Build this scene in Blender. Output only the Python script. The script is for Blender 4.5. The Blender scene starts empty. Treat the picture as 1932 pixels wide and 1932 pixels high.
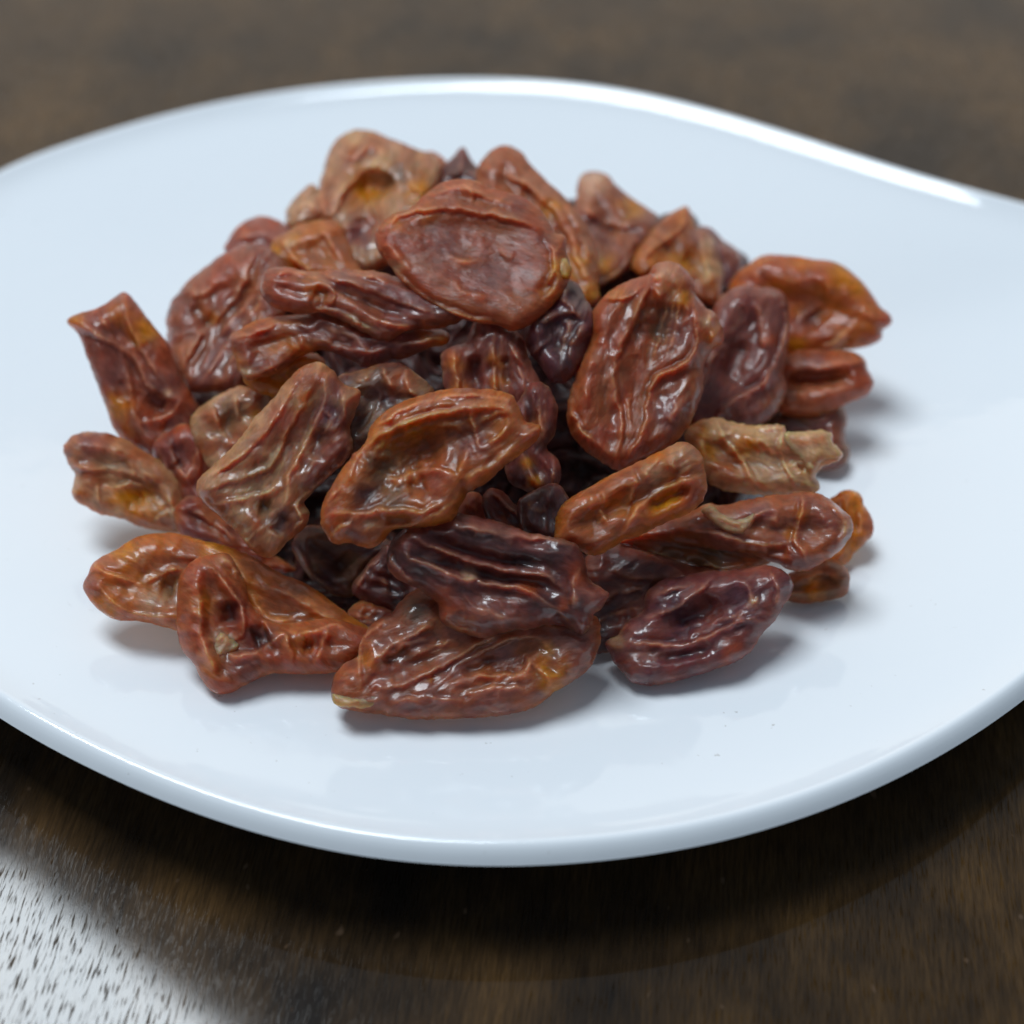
import bpy, math, random
import numpy as np
from mathutils import Vector, Matrix
from mathutils.geometry import delaunay_2d_cdt

# ---------------------------------------------------------------- camera, light, exposure
CM = 0.01
PITCH = math.radians(46)
FOV = math.radians(36)
DIST = 20.0
TARGET = np.array([0, 0, 1.5])
VD = np.array([0, math.cos(PITCH), -math.sin(PITCH)])
CAM = TARGET - VD * DIST
RIGHT = np.array([1.0, 0, 0])
UPV = np.array([0, math.sin(PITCH), math.cos(PITCH)])
FPX = 966 / math.tan(FOV / 2)

scene = bpy.context.scene
coll = scene.collection
cd = bpy.data.cameras.new('camera')
cam = bpy.data.objects.new('camera', cd)
coll.objects.link(cam)
cd.sensor_width = 36
cd.angle = FOV
cam.location = tuple(CAM * CM)
cam.rotation_euler = (math.pi / 2 - PITCH, 0, 0)
cd.clip_start = 0.005
cd.clip_end = 50
cd.dof.use_dof = True
cd.dof.focus_distance = 0.184
cd.dof.aperture_fstop = cd.lens / 4.5
scene.camera = cam

w = bpy.data.worlds.new('World')
scene.world = w
w.use_nodes = True
w.node_tree.nodes['Background'].inputs[0].default_value = (0.62, 0.80, 1.0, 1)
w.node_tree.nodes['Background'].inputs[1].default_value = 0.23

def area(name, loc, target, sx, sy, power, color, shape='RECTANGLE'):
    ld = bpy.data.lights.new(name, 'AREA')
    ld.shape = shape
    ld.size = sx * CM
    if shape in ('RECTANGLE', 'ELLIPSE'):
        ld.size_y = sy * CM
    ld.energy = power
    ld.color = color
    o = bpy.data.objects.new(name, ld)
    coll.objects.link(o)
    o.location = Vector(loc) * CM
    d = (Vector(target) - Vector(loc))
    o.rotation_euler = d.to_track_quat('-Z', 'Y').to_euler()
    return o

# the square ceiling lamp hangs where its mirror image falls on the near left corner of the table
def mirror(px, py, h):
    d = VD + RIGHT * ((px - 966) / FPX) - UPV * ((py - 966) / FPX)
    return CAM + d * (-CAM[2] / d[2]) + np.array([d[0], d[1], -d[2]]) / -d[2] * h
LAMP = mirror(132, 2376, 140)
_e = mirror(380, 1932, 140) - mirror(0, 1640, 140)
_l = area('ceiling_lamp', tuple(LAMP), tuple(LAMP - np.array([0, 0, 1])), 78, 50, 21.0, (0.84, 0.93, 1.0))
_l.rotation_euler = (0, 0, math.atan2(_e[1], _e[0]))
area('wall_fill', (-60, 260, 105), (0, 0, 10), 1000, 190, 40.0, (1.0, 0.86, 0.70))  # unseen soft area light added to brighten the far table, like a lit wall

vs = scene.view_settings
scene.view_settings.view_transform = 'Standard'
vs.look = 'None'
vs.exposure = 0
vs.gamma = 1

# ---------------------------------------------------------------- helpers
def ray(px, py):
    d = VD + RIGHT * ((px - 966) / FPX) - UPV * ((py - 966) / FPX)
    return d
def at(px, py, z):
    d = ray(px, py)
    return CAM + d * ((z - CAM[2]) / d[2])

class Noise:
    def __init__(self, seed):
        r = np.random.RandomState(seed)
        self.p = r.permutation(512)
        a = r.rand(512) * 2 * np.pi
        self.gx, self.gy = np.cos(a), np.sin(a)
    def __call__(self, x, y):
        xi = np.floor(x).astype(int); yi = np.floor(y).astype(int)
        xf = x - xi; yf = y - yi
        u = xf**3 * (xf * (xf * 6 - 15) + 10); v = yf**3 * (yf * (yf * 6 - 15) + 10)
        def g(ix, iy, dx, dy):
            h = self.p[(self.p[ix & 511] + iy) & 511]
            return self.gx[h] * dx + self.gy[h] * dy
        a = g(xi, yi, xf, yf); b = g(xi + 1, yi, xf - 1, yf)
        c = g(xi, yi + 1, xf, yf - 1); d = g(xi + 1, yi + 1, xf - 1, yf - 1)
        return ((a + (b - a) * u) * (1 - v) + (c + (d - c) * u) * v) * 1.4

def catmull(P, closed=True, step=5.0):
    P = np.array(P, float); n = len(P); out = []
    if n == 1: return P
    rng = range(n) if closed else range(n - 1)
    for i in rng:
        if closed:
            p0, p1, p2, p3 = P[i - 1], P[i], P[(i + 1) % n], P[(i + 2) % n]
        else:
            p1, p2 = P[i], P[i + 1]
            p0 = P[i - 1] if i > 0 else 2 * p1 - p2
            p3 = P[i + 2] if i + 2 < n else 2 * p2 - p1
        # centripetal parametrisation keeps sharp corners free of loops
        t0 = 0; t1 = t0 + max(np.linalg.norm(p1 - p0), 1e-6) ** .5
        t2 = t1 + max(np.linalg.norm(p2 - p1), 1e-6) ** .5; t3 = t2 + max(np.linalg.norm(p3 - p2), 1e-6) ** .5
        k = max(1, int(round(np.linalg.norm(p2 - p1) / step)))
        for j in range(k):
            t = t1 + (t2 - t1) * j / k
            a1 = (t1 - t) / (t1 - t0) * p0 + (t - t0) / (t1 - t0) * p1
            a2 = (t2 - t) / (t2 - t1) * p1 + (t - t1) / (t2 - t1) * p2
            a3 = (t3 - t) / (t3 - t2) * p2 + (t - t2) / (t3 - t2) * p3
            b1 = (t2 - t) / (t2 - t0) * a1 + (t - t0) / (t2 - t0) * a2
            b2 = (t3 - t) / (t3 - t1) * a2 + (t - t1) / (t3 - t1) * a3
            out.append((t2 - t) / (t2 - t1) * b1 + (t - t1) / (t2 - t1) * b2)
    if not closed: out.append(P[-1])
    return np.array(out)

def seg_dist(Q, A, B):
    """distance from points Q to segments A-B, and index/param of the nearest"""
    AB = B - A
    L2 = np.maximum((AB**2).sum(1), 1e-9)
    t = ((Q[:, None, :] - A[None]) * AB[None]).sum(2) / L2
    t = np.clip(t, 0, 1)
    C = A[None] + t[..., None] * AB[None]
    d = np.sqrt(((Q[:, None, :] - C)**2).sum(2))
    i = d.argmin(1)
    r = np.arange(len(Q))
    return d[r, i], i, t[r, i]

def inside(Q, P):
    x, y = Q[:, 0], Q[:, 1]
    c = np.zeros(len(Q), bool)
    n = len(P); j = n - 1
    for i in range(n):
        xi, yi = P[i]; xj, yj = P[j]
        m = ((yi > y) != (yj > y)) & (x < (xj - xi) * (y - yi) / (yj - yi + 1e-12) + xi)
        c ^= m
        j = i
    return c

def new_mat(name):
    m = bpy.data.materials.new(name); m.use_nodes = True
    return m, m.node_tree.nodes, m.node_tree.links, m.node_tree.nodes['Principled BSDF']

def tag(o, label=None, cat=None, group=None, kind=None):
    if label: o['label'] = label
    if cat: o['category'] = cat
    if group: o['group'] = group
    if kind: o['kind'] = kind
    return o

def mesh_obj(name, verts, faces, mat, smooth=True):
    me = bpy.data.meshes.new(name)
    me.from_pydata([tuple(v) for v in verts], [], [tuple(f) for f in faces])
    me.materials.append(mat)
    if smooth:
        me.polygons.foreach_set('use_smooth', [True] * len(me.polygons))
    me.update()
    o = bpy.data.objects.new(name, me)
    coll.objects.link(o)
    return o

# ---------------------------------------------------------------- table
def table():
    m, N, L, B = new_mat('dark_wood')
    tc = N.new('ShaderNodeTexCoord')
    mp = N.new('ShaderNodeMapping'); mp.inputs['Rotation'].default_value = (0, 0, math.radians(7))
    L.new(tc.outputs['Object'], mp.inputs[0])
    def noise(scale, stretch, detail, rough=0.6):
        mm = N.new('ShaderNodeMapping'); mm.inputs['Scale'].default_value = (scale, scale / stretch, scale)
        L.new(mp.outputs[0], mm.inputs[0])
        n = N.new('ShaderNodeTexNoise'); n.inputs['Scale'].default_value = 1
        n.inputs['Detail'].default_value = detail; n.inputs['Roughness'].default_value = rough
        L.new(mm.outputs[0], n.inputs['Vector'])
        return n.outputs[0]
    def ramp(src, a, b, ca, cb):
        r = N.new('ShaderNodeValToRGB')
        r.color_ramp.elements[0].position = a; r.color_ramp.elements[1].position = b
        r.color_ramp.elements[0].color = ca; r.color_ramp.elements[1].color = cb
        L.new(src, r.inputs[0]); return r.outputs[0]
    def mix(f, a, b, mode='MIX'):
        x = N.new('ShaderNodeMix'); x.data_type = 'RGBA'; x.blend_type = mode
        if isinstance(f, float): x.inputs[0].default_value = f
        else: L.new(f, x.inputs[0])
        for s, v in ((x.inputs[6], a), (x.inputs[7], b)):
            if isinstance(v, tuple): s.default_value = v
            else: L.new(v, s)
        return x.outputs[2]
    blot = ramp(noise(42, 1.3, 3), .34, .68, (.015, .0092, .0052, 1), (.078, .041, .014, 1))
    streak = ramp(noise(900, 14, 4), .38, .62, (.84, .84, .84, 1), (1.12, 1.11, 1.09, 1))
    fine = ramp(noise(2600, 9, 2), .35, .65, (.7, .7, .7, 1), (1.2, 1.2, 1.2, 1))
    c = mix(1.0, mix(1.0, blot, streak, 'MULTIPLY'), fine, 'MULTIPLY')
    speck = ramp(noise(420, 1.5, 1), .735, .78, (0, 0, 0, 1), (1, 1, 1, 1))
    c = mix(speck, c, (.10, .06, .035, 1))
    L.new(c, B.inputs['Base Color'])
    pore = ramp(noise(3900, 10, 2, .55), .33, .47, (0, 0, 0, 1), (1, 1, 1, 1))
    und = noise(420, 4, 3)
    ad = N.new('ShaderNodeMath'); ad.operation = 'MULTIPLY_ADD'
    L.new(und, ad.inputs[0]); ad.inputs[1].default_value = .3; ad.inputs[2].default_value = 0
    bp = N.new('ShaderNodeBump'); bp.inputs['Strength'].default_value = .03; bp.inputs['Distance'].default_value = .00002
    L.new(ad.outputs[0], bp.inputs['Height']); L.new(bp.outputs[0], B.inputs['Normal'])
    rg = N.new('ShaderNodeMapRange'); rg.inputs[3].default_value = .22; rg.inputs[4].default_value = .062
    L.new(pore, rg.inputs[0]); L.new(rg.outputs[0], B.inputs['Roughness'])
    sp = N.new('ShaderNodeMapRange'); sp.inputs[3].default_value = .0; sp.inputs[4].default_value = .52
    L.new(pore, sp.inputs[0]); L.new(sp.outputs[0], B.inputs['Specular IOR Level'])
    S = 4.0
    o = mesh_obj('table_top', [(-S, -S, 0), (S, -S, 0), (S, S, 0), (-S, S, 0)], [(0, 1, 2, 3)], m, False)
    tag(o, 'dark brown stained wooden table top under the plate', None, None, 'structure')
table()

# ---------------------------------------------------------------- plate
RIMZ = 1.45
rim_px = [(0, 316), (150, 262), (350, 205), (600, 162), (850, 146), (1050, 152), (1200, 172), (1350, 208), (1500, 253), (1650, 302),
          (1800, 347), (1932, 382), (2080, 425), (2200, 490), (2290, 600), (2320, 750), (2270, 930), (2140, 1120), (1932, 1318),
          (1700, 1462), (1450, 1560), (1200, 1612), (900, 1630), (640, 1604), (400, 1541), (180, 1450), (0, 1352),
          (-180, 1215), (-300, 1060), (-350, 880), (-330, 700), (-240, 520), (-120, 395)]
RIM = catmull([at(x, y, RIMZ - .1)[:2] for x, y in rim_px], True, .12)
# even spacing and a little smoothing
def resample(P, n):
    Q = np.vstack([P, P[:1]]); s = np.r_[0, np.cumsum(np.linalg.norm(np.diff(Q, axis=0), axis=1))]
    t = np.linspace(0, s[-1], n, endpoint=False)
    return np.c_[np.interp(t, s, Q[:, 0]), np.interp(t, s, Q[:, 1])]
RIM = resample(RIM, 360)
for _ in range(30):
    RIM = (np.roll(RIM, 1, 0) + 2 * RIM + np.roll(RIM, -1, 0)) / 4
PC = RIM.mean(0)
# (inward offset from the outer edge, height): interior profile from the lip to the middle
PROF = [(0.0, 1.275), (0.03, 1.316), (0.065, 1.362), (.11, 1.408), (.15, 1.437), (.18, 1.447), (.21, 1.446), (.25, 1.425), (.33, 1.38), (.46, 1.325), (.6, 1.28), (.8, 1.235),
        (1.1, 1.175), (1.6, 1.08), (2.4, .935), (3.3, .795), (4.4, .68), (5.6, .62)]
def plate_z(x, y):
    q = np.array([[x, y]]) if np.isscalar(x) else np.c_[x, y]
    d, _, _ = seg_dist(q, RIM, np.roll(RIM, -1, 0))
    z = np.interp(d, [p[0] for p in PROF], [p[1] for p in PROF])
    return float(z[0]) if np.isscalar(x) else z
def plate():
    tang = np.roll(RIM, -2, 0) - np.roll(RIM, 2, 0)
    nin = np.c_[-tang[:, 1], tang[:, 0]]; nin /= np.linalg.norm(nin, axis=1)[:, None]
    if ((PC - RIM) * nin).sum() < 0: nin = -nin
    rings = []
    def ring(off, z):
        o = min(off, 1.0)
        P = RIM + nin * o
        if off > 1.0:
            k = (off - 1.0)
            R = np.linalg.norm(P - PC, axis=1)
            P = PC + (P - PC) * ((R - k) / R)[:, None]
        rings.append(np.c_[P, np.full(len(P), z)])
    under = [(4.2, .30), (3.2, .27), (2.95, .22), (2.9, .05), (2.8, 0.0), (2.65, 0.0), (2.55, .06), (2.4, .28), (1.8, .36), (1.2, .58), (.7, .76), (.35, .95), (.16, 1.12), (.04, 1.268)]
    # finer interpolation of the profile (monotone smooth)
    def fine(pr, m):
        P = catmull(pr, False, 1e9) if m == 1 else catmull([(a * 100, b * 100) for a, b in pr], False, m) / 100
        return P
    for o_, z_ in fine(under, 8): ring(o_, z_)
    for o_, z_ in fine(PROF, 1.0): ring(o_, z_)
    for o_, z_ in ((6.0, .615),): ring(o_, z_)
    n = len(RIM); V = np.vstack(rings); F = []
    for k in range(len(rings) - 1):
        for i in range(n):
            j = (i + 1) % n
            F.append((k * n + i, (k * n + j), (k + 1) * n + j, (k + 1) * n + i))
    V = np.vstack([V, [PC[0], PC[1], .30], [PC[0], PC[1], .61]])
    a, b = len(V) - 2, len(V) - 1
    last = (len(rings) - 1) * n
    for i in range(n):
        j = (i + 1) % n
        F.append((a, j, i)); F.append((last + i, last + j, b))
    m, N, L, B = new_mat('white_porcelain')
    B.inputs['Base Color'].default_value = (.84, .87, .90, 1)
    B.inputs['Roughness'].default_value = .05
    B.inputs['Coat Weight'].default_value = .3; B.inputs['Coat Roughness'].default_value = .04
    tc = N.new('ShaderNodeTexCoord')
    n1 = N.new('ShaderNodeTexNoise'); n1.inputs['Scale'].default_value = 130; n1.inputs['Detail'].default_value = 2
    L.new(tc.outputs['Object'], n1.inputs['Vector'])
    bp = N.new('ShaderNodeBump'); bp.inputs['Strength'].default_value = .12; bp.inputs['Distance'].default_value = .0006
    L.new(n1.outputs[0], bp.inputs['Height']); L.new(bp.outputs[0], B.inputs['Normal'])
    n2 = N.new('ShaderNodeTexNoise'); n2.inputs['Scale'].default_value = 900; n2.inputs['Detail'].default_value = 2
    L.new(tc.outputs['Object'], n2.inputs['Vector'])
    r = N.new('ShaderNodeValToRGB'); r.color_ramp.elements[0].position = .74; r.color_ramp.elements[1].position = .80
    r.color_ramp.elements[0].color = (.84, .87, .90, 1); r.color_ramp.elements[1].color = (.62, .62, .62, 1)
    L.new(n2.outputs[0], r.inputs[0]); L.new(r.outputs[0], B.inputs['Base Color'])
    loc = np.array([PC[0], PC[1], 0])
    o = mesh_obj('plate', (V - loc) * CM, F, m)
    import bmesh
    bm = bmesh.new(); bm.from_mesh(o.data); bmesh.ops.recalc_face_normals(bm, faces=bm.faces); bm.to_mesh(o.data); bm.free()
    o.data.set_sharp_from_angle(angle=math.radians(50))
    o.location = tuple(loc * CM)
    tag(o, 'white glazed free-form plate with rounded raised rim holding the raisin pile', 'plate')
plate()

# ---------------------------------------------------------------- raisins
def raisin_material():
    m, N, L, B = new_mat('raisin_skin')
    at_ = N.new('ShaderNodeAttribute'); at_.attribute_name = 'skin'
    uv = N.new('ShaderNodeUVMap')
    def noise(sx, sy, detail, dist=0):
        mm = N.new('ShaderNodeMapping'); mm.inputs['Scale'].default_value = (sx, sy, 1)
        L.new(uv.outputs[0], mm.inputs[0])
        n = N.new('ShaderNodeTexNoise'); n.inputs['Scale'].default_value = 1; n.inputs['Detail'].default_value = detail
        n.inputs['Distortion'].default_value = dist
        L.new(mm.outputs[0], n.inputs['Vector']); return n.outputs[0]
    # fine colour mottling
    r = N.new('ShaderNodeValToRGB'); r.color_ramp.elements[0].position = .3; r.color_ramp.elements[1].position = .7
    r.color_ramp.elements[0].color = (.72, .70, .70, 1); r.color_ramp.elements[1].color = (1.22, 1.22, 1.25, 1)
    L.new(noise(5, 9, 4, .6), r.inputs[0])
    x = N.new('ShaderNodeMix'); x.data_type = 'RGBA'; x.blend_type = 'MULTIPLY'; x.inputs[0].default_value = 1
    L.new(at_.outputs['Color'], x.inputs[6]); L.new(r.outputs[0], x.inputs[7])
    x2 = N.new('ShaderNodeHueSaturation'); x2.inputs['Saturation'].default_value = 1.04; x2.inputs['Value'].default_value = 1.17
    L.new(x.outputs[2], x2.inputs['Color']); L.new(x2.outputs[0], B.inputs['Base Color'])
    # fine skin relief
    bp = N.new('ShaderNodeBump'); bp.inputs['Strength'].default_value = .4; bp.inputs['Distance'].default_value = .00025
    L.new(noise(7, 22, 3, .8), bp.inputs['Height'])
    bp2 = N.new('ShaderNodeBump'); bp2.inputs['Strength'].default_value = .25; bp2.inputs['Distance'].default_value = .00012
    L.new(noise(60, 70, 2, 0), bp2.inputs['Height']); L.new(bp.outputs[0], bp2.inputs['Normal'])
    L.new(bp2.outputs[0], B.inputs['Normal'])
    def rng(src, a, b, c, d, sock):
        rr = N.new('ShaderNodeMapRange'); rr.inputs[1].default_value = a; rr.inputs[2].default_value = b
        rr.inputs[3].default_value = c; rr.inputs[4].default_value = d
        L.new(src, rr.inputs[0]); L.new(rr.outputs[0], sock)
    rng(noise(2.2, 3.5, 2), .35, .65, .29, .48, B.inputs['Roughness'])
    rr = N.new('ShaderNodeMapRange'); rr.inputs[1].default_value = .42; rr.inputs[2].default_value = .62
    rr.inputs[3].default_value = .03; rr.inputs[4].default_value = .75
    L.new(noise(1.6, 2.6, 3), rr.inputs[0])
    mu = N.new('ShaderNodeMath'); mu.operation = 'MULTIPLY'; mu.use_clamp = True
    L.new(rr.outputs[0], mu.inputs[0]); L.new(at_.outputs['Alpha'], mu.inputs[1]); L.new(mu.outputs[0], B.inputs['Coat Weight'])
    B.inputs['Specular IOR Level'].default_value = .38
    B.inputs['Transmission Weight'].default_value = .38
    B.inputs['IOR'].default_value = 1.42
    B.inputs['Subsurface Weight'].default_value = .92
    B.inputs['Subsurface Radius'].default_value = (1.0, .32, .12)
    B.inputs['Subsurface Scale'].default_value = .0042
    B.inputs['Coat Roughness'].default_value = .12
    return m
SKIN = raisin_material()

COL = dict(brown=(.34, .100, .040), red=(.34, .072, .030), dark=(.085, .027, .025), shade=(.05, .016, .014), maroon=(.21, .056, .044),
           amber=(.52, .19, .02), orange=(.45, .135, .028), tan=(.46, .25, .135), beige=(.56, .33, .155),
           olive=(.21, .100, .050), purple=(.13, .040, .048), pale=(.60, .33, .20), cream=(.60, .36, .22), plum=(.24, .074, .052))
OFF = dict(A=(94.7, 217.7, .3184), B=(615.3, 217.7, .3184), C=(1088.6, 284, .3184), D=(94.7, 757.3, .3184),
           E=(520.6, 710, .3184), F=(1041.3, 757.3, .3184), G=(0, 0, 1))
def conv(f, P):
    ox, oy, s = OFF[f]
    return np.array([(ox + s * x, oy + s * y) for x, y in P], float)

# mound: the overall body of the pile, used to seat every raisin
FLOOR = .64
front = at(860, 1350, FLOOR)
MC = np.array([at(900, 850, FLOOR)[0], front[1] + 4.3, FLOOR - .3]); MR = np.array([5.2, 4.3, 3.3])
def mound(px, py):
    d = ray(px, py); o = (CAM - MC) / MR; dd = d / MR
    a = dd @ dd; b = o @ dd; c = o @ o - 1
    disc = b * b - a * c
    t = (-b - math.sqrt(disc)) / a if disc > 0 else -b / a
    p = CAM + d * t
    n = (p - MC) / MR**2; n /= np.linalg.norm(n)
    return p, n

R_ = []          # every raisin, the uppermost LAST
def R(label, f, out, cols, ridges=(), spots=(), T=None, z=None, tilt=.5, wr=4.0, ax=None, seed=0, lift=0.0, rr=.8, group=None, jag=1.6, dome=1.0, sag=.45, gloss=None):
    R_.append(dict(label=label, f=f, out=conv(f, out), cols=cols, ridges=[(a, w_, conv(f, p)) for a, w_, p in ridges],
                   spots=[(conv(f, [c])[0], r_, col) for c, r_, col in spots], T=T, z=z, tilt=tilt, wr=wr, ax=ax,
                   seed=seed or len(R_) + 11, lift=lift, rr=rr, group=group, jag=jag, dome=dome, sag=sag, gloss=gloss))

# deep filler raisins, their skin painted extra dark as the shade between the others
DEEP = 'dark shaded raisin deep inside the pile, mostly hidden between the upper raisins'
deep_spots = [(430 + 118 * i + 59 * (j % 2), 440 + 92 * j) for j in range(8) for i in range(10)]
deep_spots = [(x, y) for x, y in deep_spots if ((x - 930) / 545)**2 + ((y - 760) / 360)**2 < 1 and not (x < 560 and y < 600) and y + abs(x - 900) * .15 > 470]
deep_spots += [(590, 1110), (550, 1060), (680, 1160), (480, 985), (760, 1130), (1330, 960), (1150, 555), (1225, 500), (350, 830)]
rnd = random.Random(4)
DEEP_LABELS = {
    (897, 629): 'shaded maroon raisin just under the bottom edge of the large cupped raisin',
    (605, 707): 'shaded raisin showing behind the top end of the tan grooved raisin on the left',
    (836, 706): 'shaded raisin in the wide gap directly above the large glossy front raisin',
    (947, 705): 'shaded raisin beneath the ribbed brown one in the centre of the pile',
    (1065, 715): 'shaded raisin against the left flank of the big upright raisin',
    (1020, 811): 'shaded raisin right of the narrow amber striped one in the central gap',
    (618, 890): 'shaded raisin in the crack between the grooved raisin and the large glossy one',
    (854, 906): 'shaded raisin under the lower right edge of the large glossy front raisin',
    (1068, 896): 'nearly black raisin in the deepest gap under the tip of the big upright raisin',
    (535, 982): 'shaded raisin under the lower left edge of the tan grooved raisin',
    (1132, 993): 'shaded raisin directly under the short amber brown raisin with the curled lip',
    (599, 1102): 'shaded raisin beside the thin rimmed grey brown one at the lower left',
    (545, 1062): 'shaded raisin under the bottom tip of the tan grooved raisin',
    (670, 1163): 'shaded raisin just above the left end of the lowest front raisin',
    (1343, 966): 'shaded raisin between the pale straw coloured one and the seamed brown one'}
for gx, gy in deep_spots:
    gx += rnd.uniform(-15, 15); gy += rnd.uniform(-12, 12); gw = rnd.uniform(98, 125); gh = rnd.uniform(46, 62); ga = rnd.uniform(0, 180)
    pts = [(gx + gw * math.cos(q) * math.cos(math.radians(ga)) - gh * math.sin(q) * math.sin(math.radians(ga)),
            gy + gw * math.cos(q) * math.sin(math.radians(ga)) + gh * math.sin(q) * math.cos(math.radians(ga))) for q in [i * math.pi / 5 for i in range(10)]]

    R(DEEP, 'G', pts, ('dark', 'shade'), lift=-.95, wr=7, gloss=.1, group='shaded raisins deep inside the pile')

# ---------- back row
R('small dark red raisin peeking out behind the upper left shoulder of the pile', 'A',
  [(1040,790),(1062,735),(1150,640),(1240,605),(1340,625),(1420,690),(1420,820),(1300,900),(1180,920),(1080,870)], ('red','maroon'),
  [(6,8,[(1100,750),(1220,700),(1360,740)])], T=40, ax=10)
R('small bright orange-red raisin end between the beige peak and the purple tip', 'B',
  [(480,240),(560,222),(640,228),(705,275),(700,360),(620,420),(500,400)], ('orange','red'), T=34)
R('dark purple raisin with a pointed tip sticking up at the top of the pile', 'B',
  [(630,470),(660,380),(700,300),(760,245),(812,195),(850,260),(900,315),(965,350),(980,430),(900,520),(760,520),(680,500)], ('purple','dark'),
  [(9,6,[(812,200),(800,330),(690,380)]),(8,6,[(700,340),(850,350),(950,380)])], T=38, jag=.6)
R('dark purple wrinkled raisin behind the pointed brown one at the upper right', 'C',
  [(660,440),(700,450),(780,460),(860,530),(950,600),(978,680),(940,760),(860,820),(760,780),(680,640)], ('purple','plum'),
  [(8,6,[(720,470),(760,560),(800,680)]),(7,6,[(800,500),(900,640)])], [((770,540),10,'pale')], T=38)
R('upright brown raisin with a blunt top at the back right of the pile', 'C',
  [(0,300),(8,200),(30,148),(90,130),(170,145),(230,210),(340,300),(420,350),(480,400),(480,520),(400,600),(340,660),(310,700),(230,750),(110,805),(40,740),(-20,600),(-20,420)],
  ('brown','plum'), [(12,8,[(20,330),(110,400),(240,450),(360,440)]),(-14,14,[(60,410),(160,450),(250,480)]),(13,5,[(60,800),(130,790),(240,730),(325,610)]),
  (10,7,[(20,480),(60,620),(110,760)])], [((90,190),30,'pale'),((150,680),20,'amber'),((330,340),22,'amber')], T=46, ax=115, jag=.8)
R('brown raisin with a sharp peak rising at the upper right of the pile', 'C',
  [(330,680),(380,560),(450,470),(530,400),(600,355),(648,335),(680,400),(705,460),(760,480),(810,540),(840,640),(865,720),(850,820),(860,900),(760,900),(640,820),(480,760),(380,740)],
  ('orange','brown'), [(14,6,[(648,340),(620,460),(480,560),(400,640)]),(12,7,[(690,470),(740,560),(760,680),(800,790)]),(-12,14,[(620,640),(700,700)]),(8,5,[(800,500),(790,640),(830,720)])],
  [((600,680),22,'amber'),((770,560),16,'tan'),((780,700),22,'beige'),((700,500),16,'plum')], T=46, jag=.8)
R('long brown raisin arching over the back of the pile behind the large cupped raisin', 'B',
  [(905,310),(950,240),(1010,195),(1080,185),(1160,230),(1220,310),(1300,390),(1400,480),(1470,560),(1530,640),(1580,760),(1605,880),(1610,1000),(1612,1100),(1540,1130),(1400,1050),(1200,900),(1100,700),(980,560),(900,430)],
  ('brown','brown'), [(13,9,[(1000,330),(1080,360),(1220,440),(1350,560),(1430,700),(1490,860),(1580,1060)]),(10,6,[(1400,520),(1500,700),(1560,900)]),(-9,12,[(1290,500),(1360,640)])],
  [((1480,880),26,'amber'),((1560,1040),20,'amber'),((1330,560),18,'amber'),((1060,260),24,'brown')], T=50, ax=-50, jag=.8)
R('pale beige raisin with a hollow amber fold at the top left of the pile', 'A',
  [(1400,640),(1405,560),(1450,500),(1550,415),(1592,440),(1605,380),(1640,270),(1700,150),(1800,95),(1900,100),(2040,150),(2180,210),(2300,260),(2310,380),(2260,500),(2200,600),(2100,760),(2000,880),(1850,930),(1760,900),(1720,780),(1680,680),(1550,660),(1450,690)],
  ('tan','brown'), [(20,9,[(1670,620),(1720,480),(1800,380),(1900,310),(2000,330),(2060,430),(2040,520)]),(-34,26,[(1840,480),(1930,430),(1990,480)]),(-20,18,[(1850,760),(1840,600)]),
   (12,7,[(1600,440),(1640,560),(1690,640),(1740,840)]),(10,8,[(1700,220),(1800,260),(1890,190),(1990,240)]),(9,6,[(2080,250),(2120,380),(2200,480)]),(9,6,[(1450,560),(1530,520),(1590,560)])],
  [((1880,430),34,'amber'),((1800,130),18,'beige'),((1830,700),30,'maroon'),((1960,330),22,'beige'),((2070,360),26,'olive'),((2180,440),26,'amber'),((1500,520),26,'tan')], T=66, wr=5, ax=60)
R('amber brown raisin with a pale curved seam under the beige hollow one', 'A',
  [(1300,820),(1330,740),(1400,700),(1480,650),(1600,630),(1700,640),(1760,760),(1800,860),(1850,950),(1760,990),(1620,980),(1480,950),(1380,910),(1310,880)],
  ('brown','orange'), [(14,5,[(1390,730),(1430,810),(1490,880),(1580,940)]),(8,6,[(1600,660),(1660,760),(1740,880)])],
  [((1440,730),13,'amber'),((1420,760),9,'beige'),((1330,800),16,'amber')], T=44, ax=-30)

# ---------- left shoulder
R('broad mauve brown raisin with long diagonal folds on the left shoulder of the pile', 'A',
  [(700,1290),(690,1210),(720,1110),(800,1010),(900,920),(1000,840),(1080,800),(1200,765),(1320,810),(1400,900),(1400,1050),(1380,1200),(1300,1380),(1200,1560),(1120,1640),(1000,1630),(860,1640),(760,1590),(700,1500),(685,1400)],
  ('plum','brown'), [(13,8,[(1200,850),(1160,960),(1100,1080),(960,1230),(820,1420),(760,1560)]),(10,7,[(1300,960),(1230,1120),(1080,1300),(960,1480),(880,1600)]),(8,6,[(1200,1060),(1120,1160),(900,1400)]),
   (12,10,[(800,1040),(900,1060),(1000,980)]),(-10,12,[(830,1180),(900,1130)]),(9,6,[(1260,1150),(1180,1300),(1050,1480)]),(-9,10,[(880,1300),(980,1180)])],
  [((1060,860),34,'red'),((1000,1000),34,'red'),((960,1200),14,'orange')], T=62, ax=58)
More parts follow.
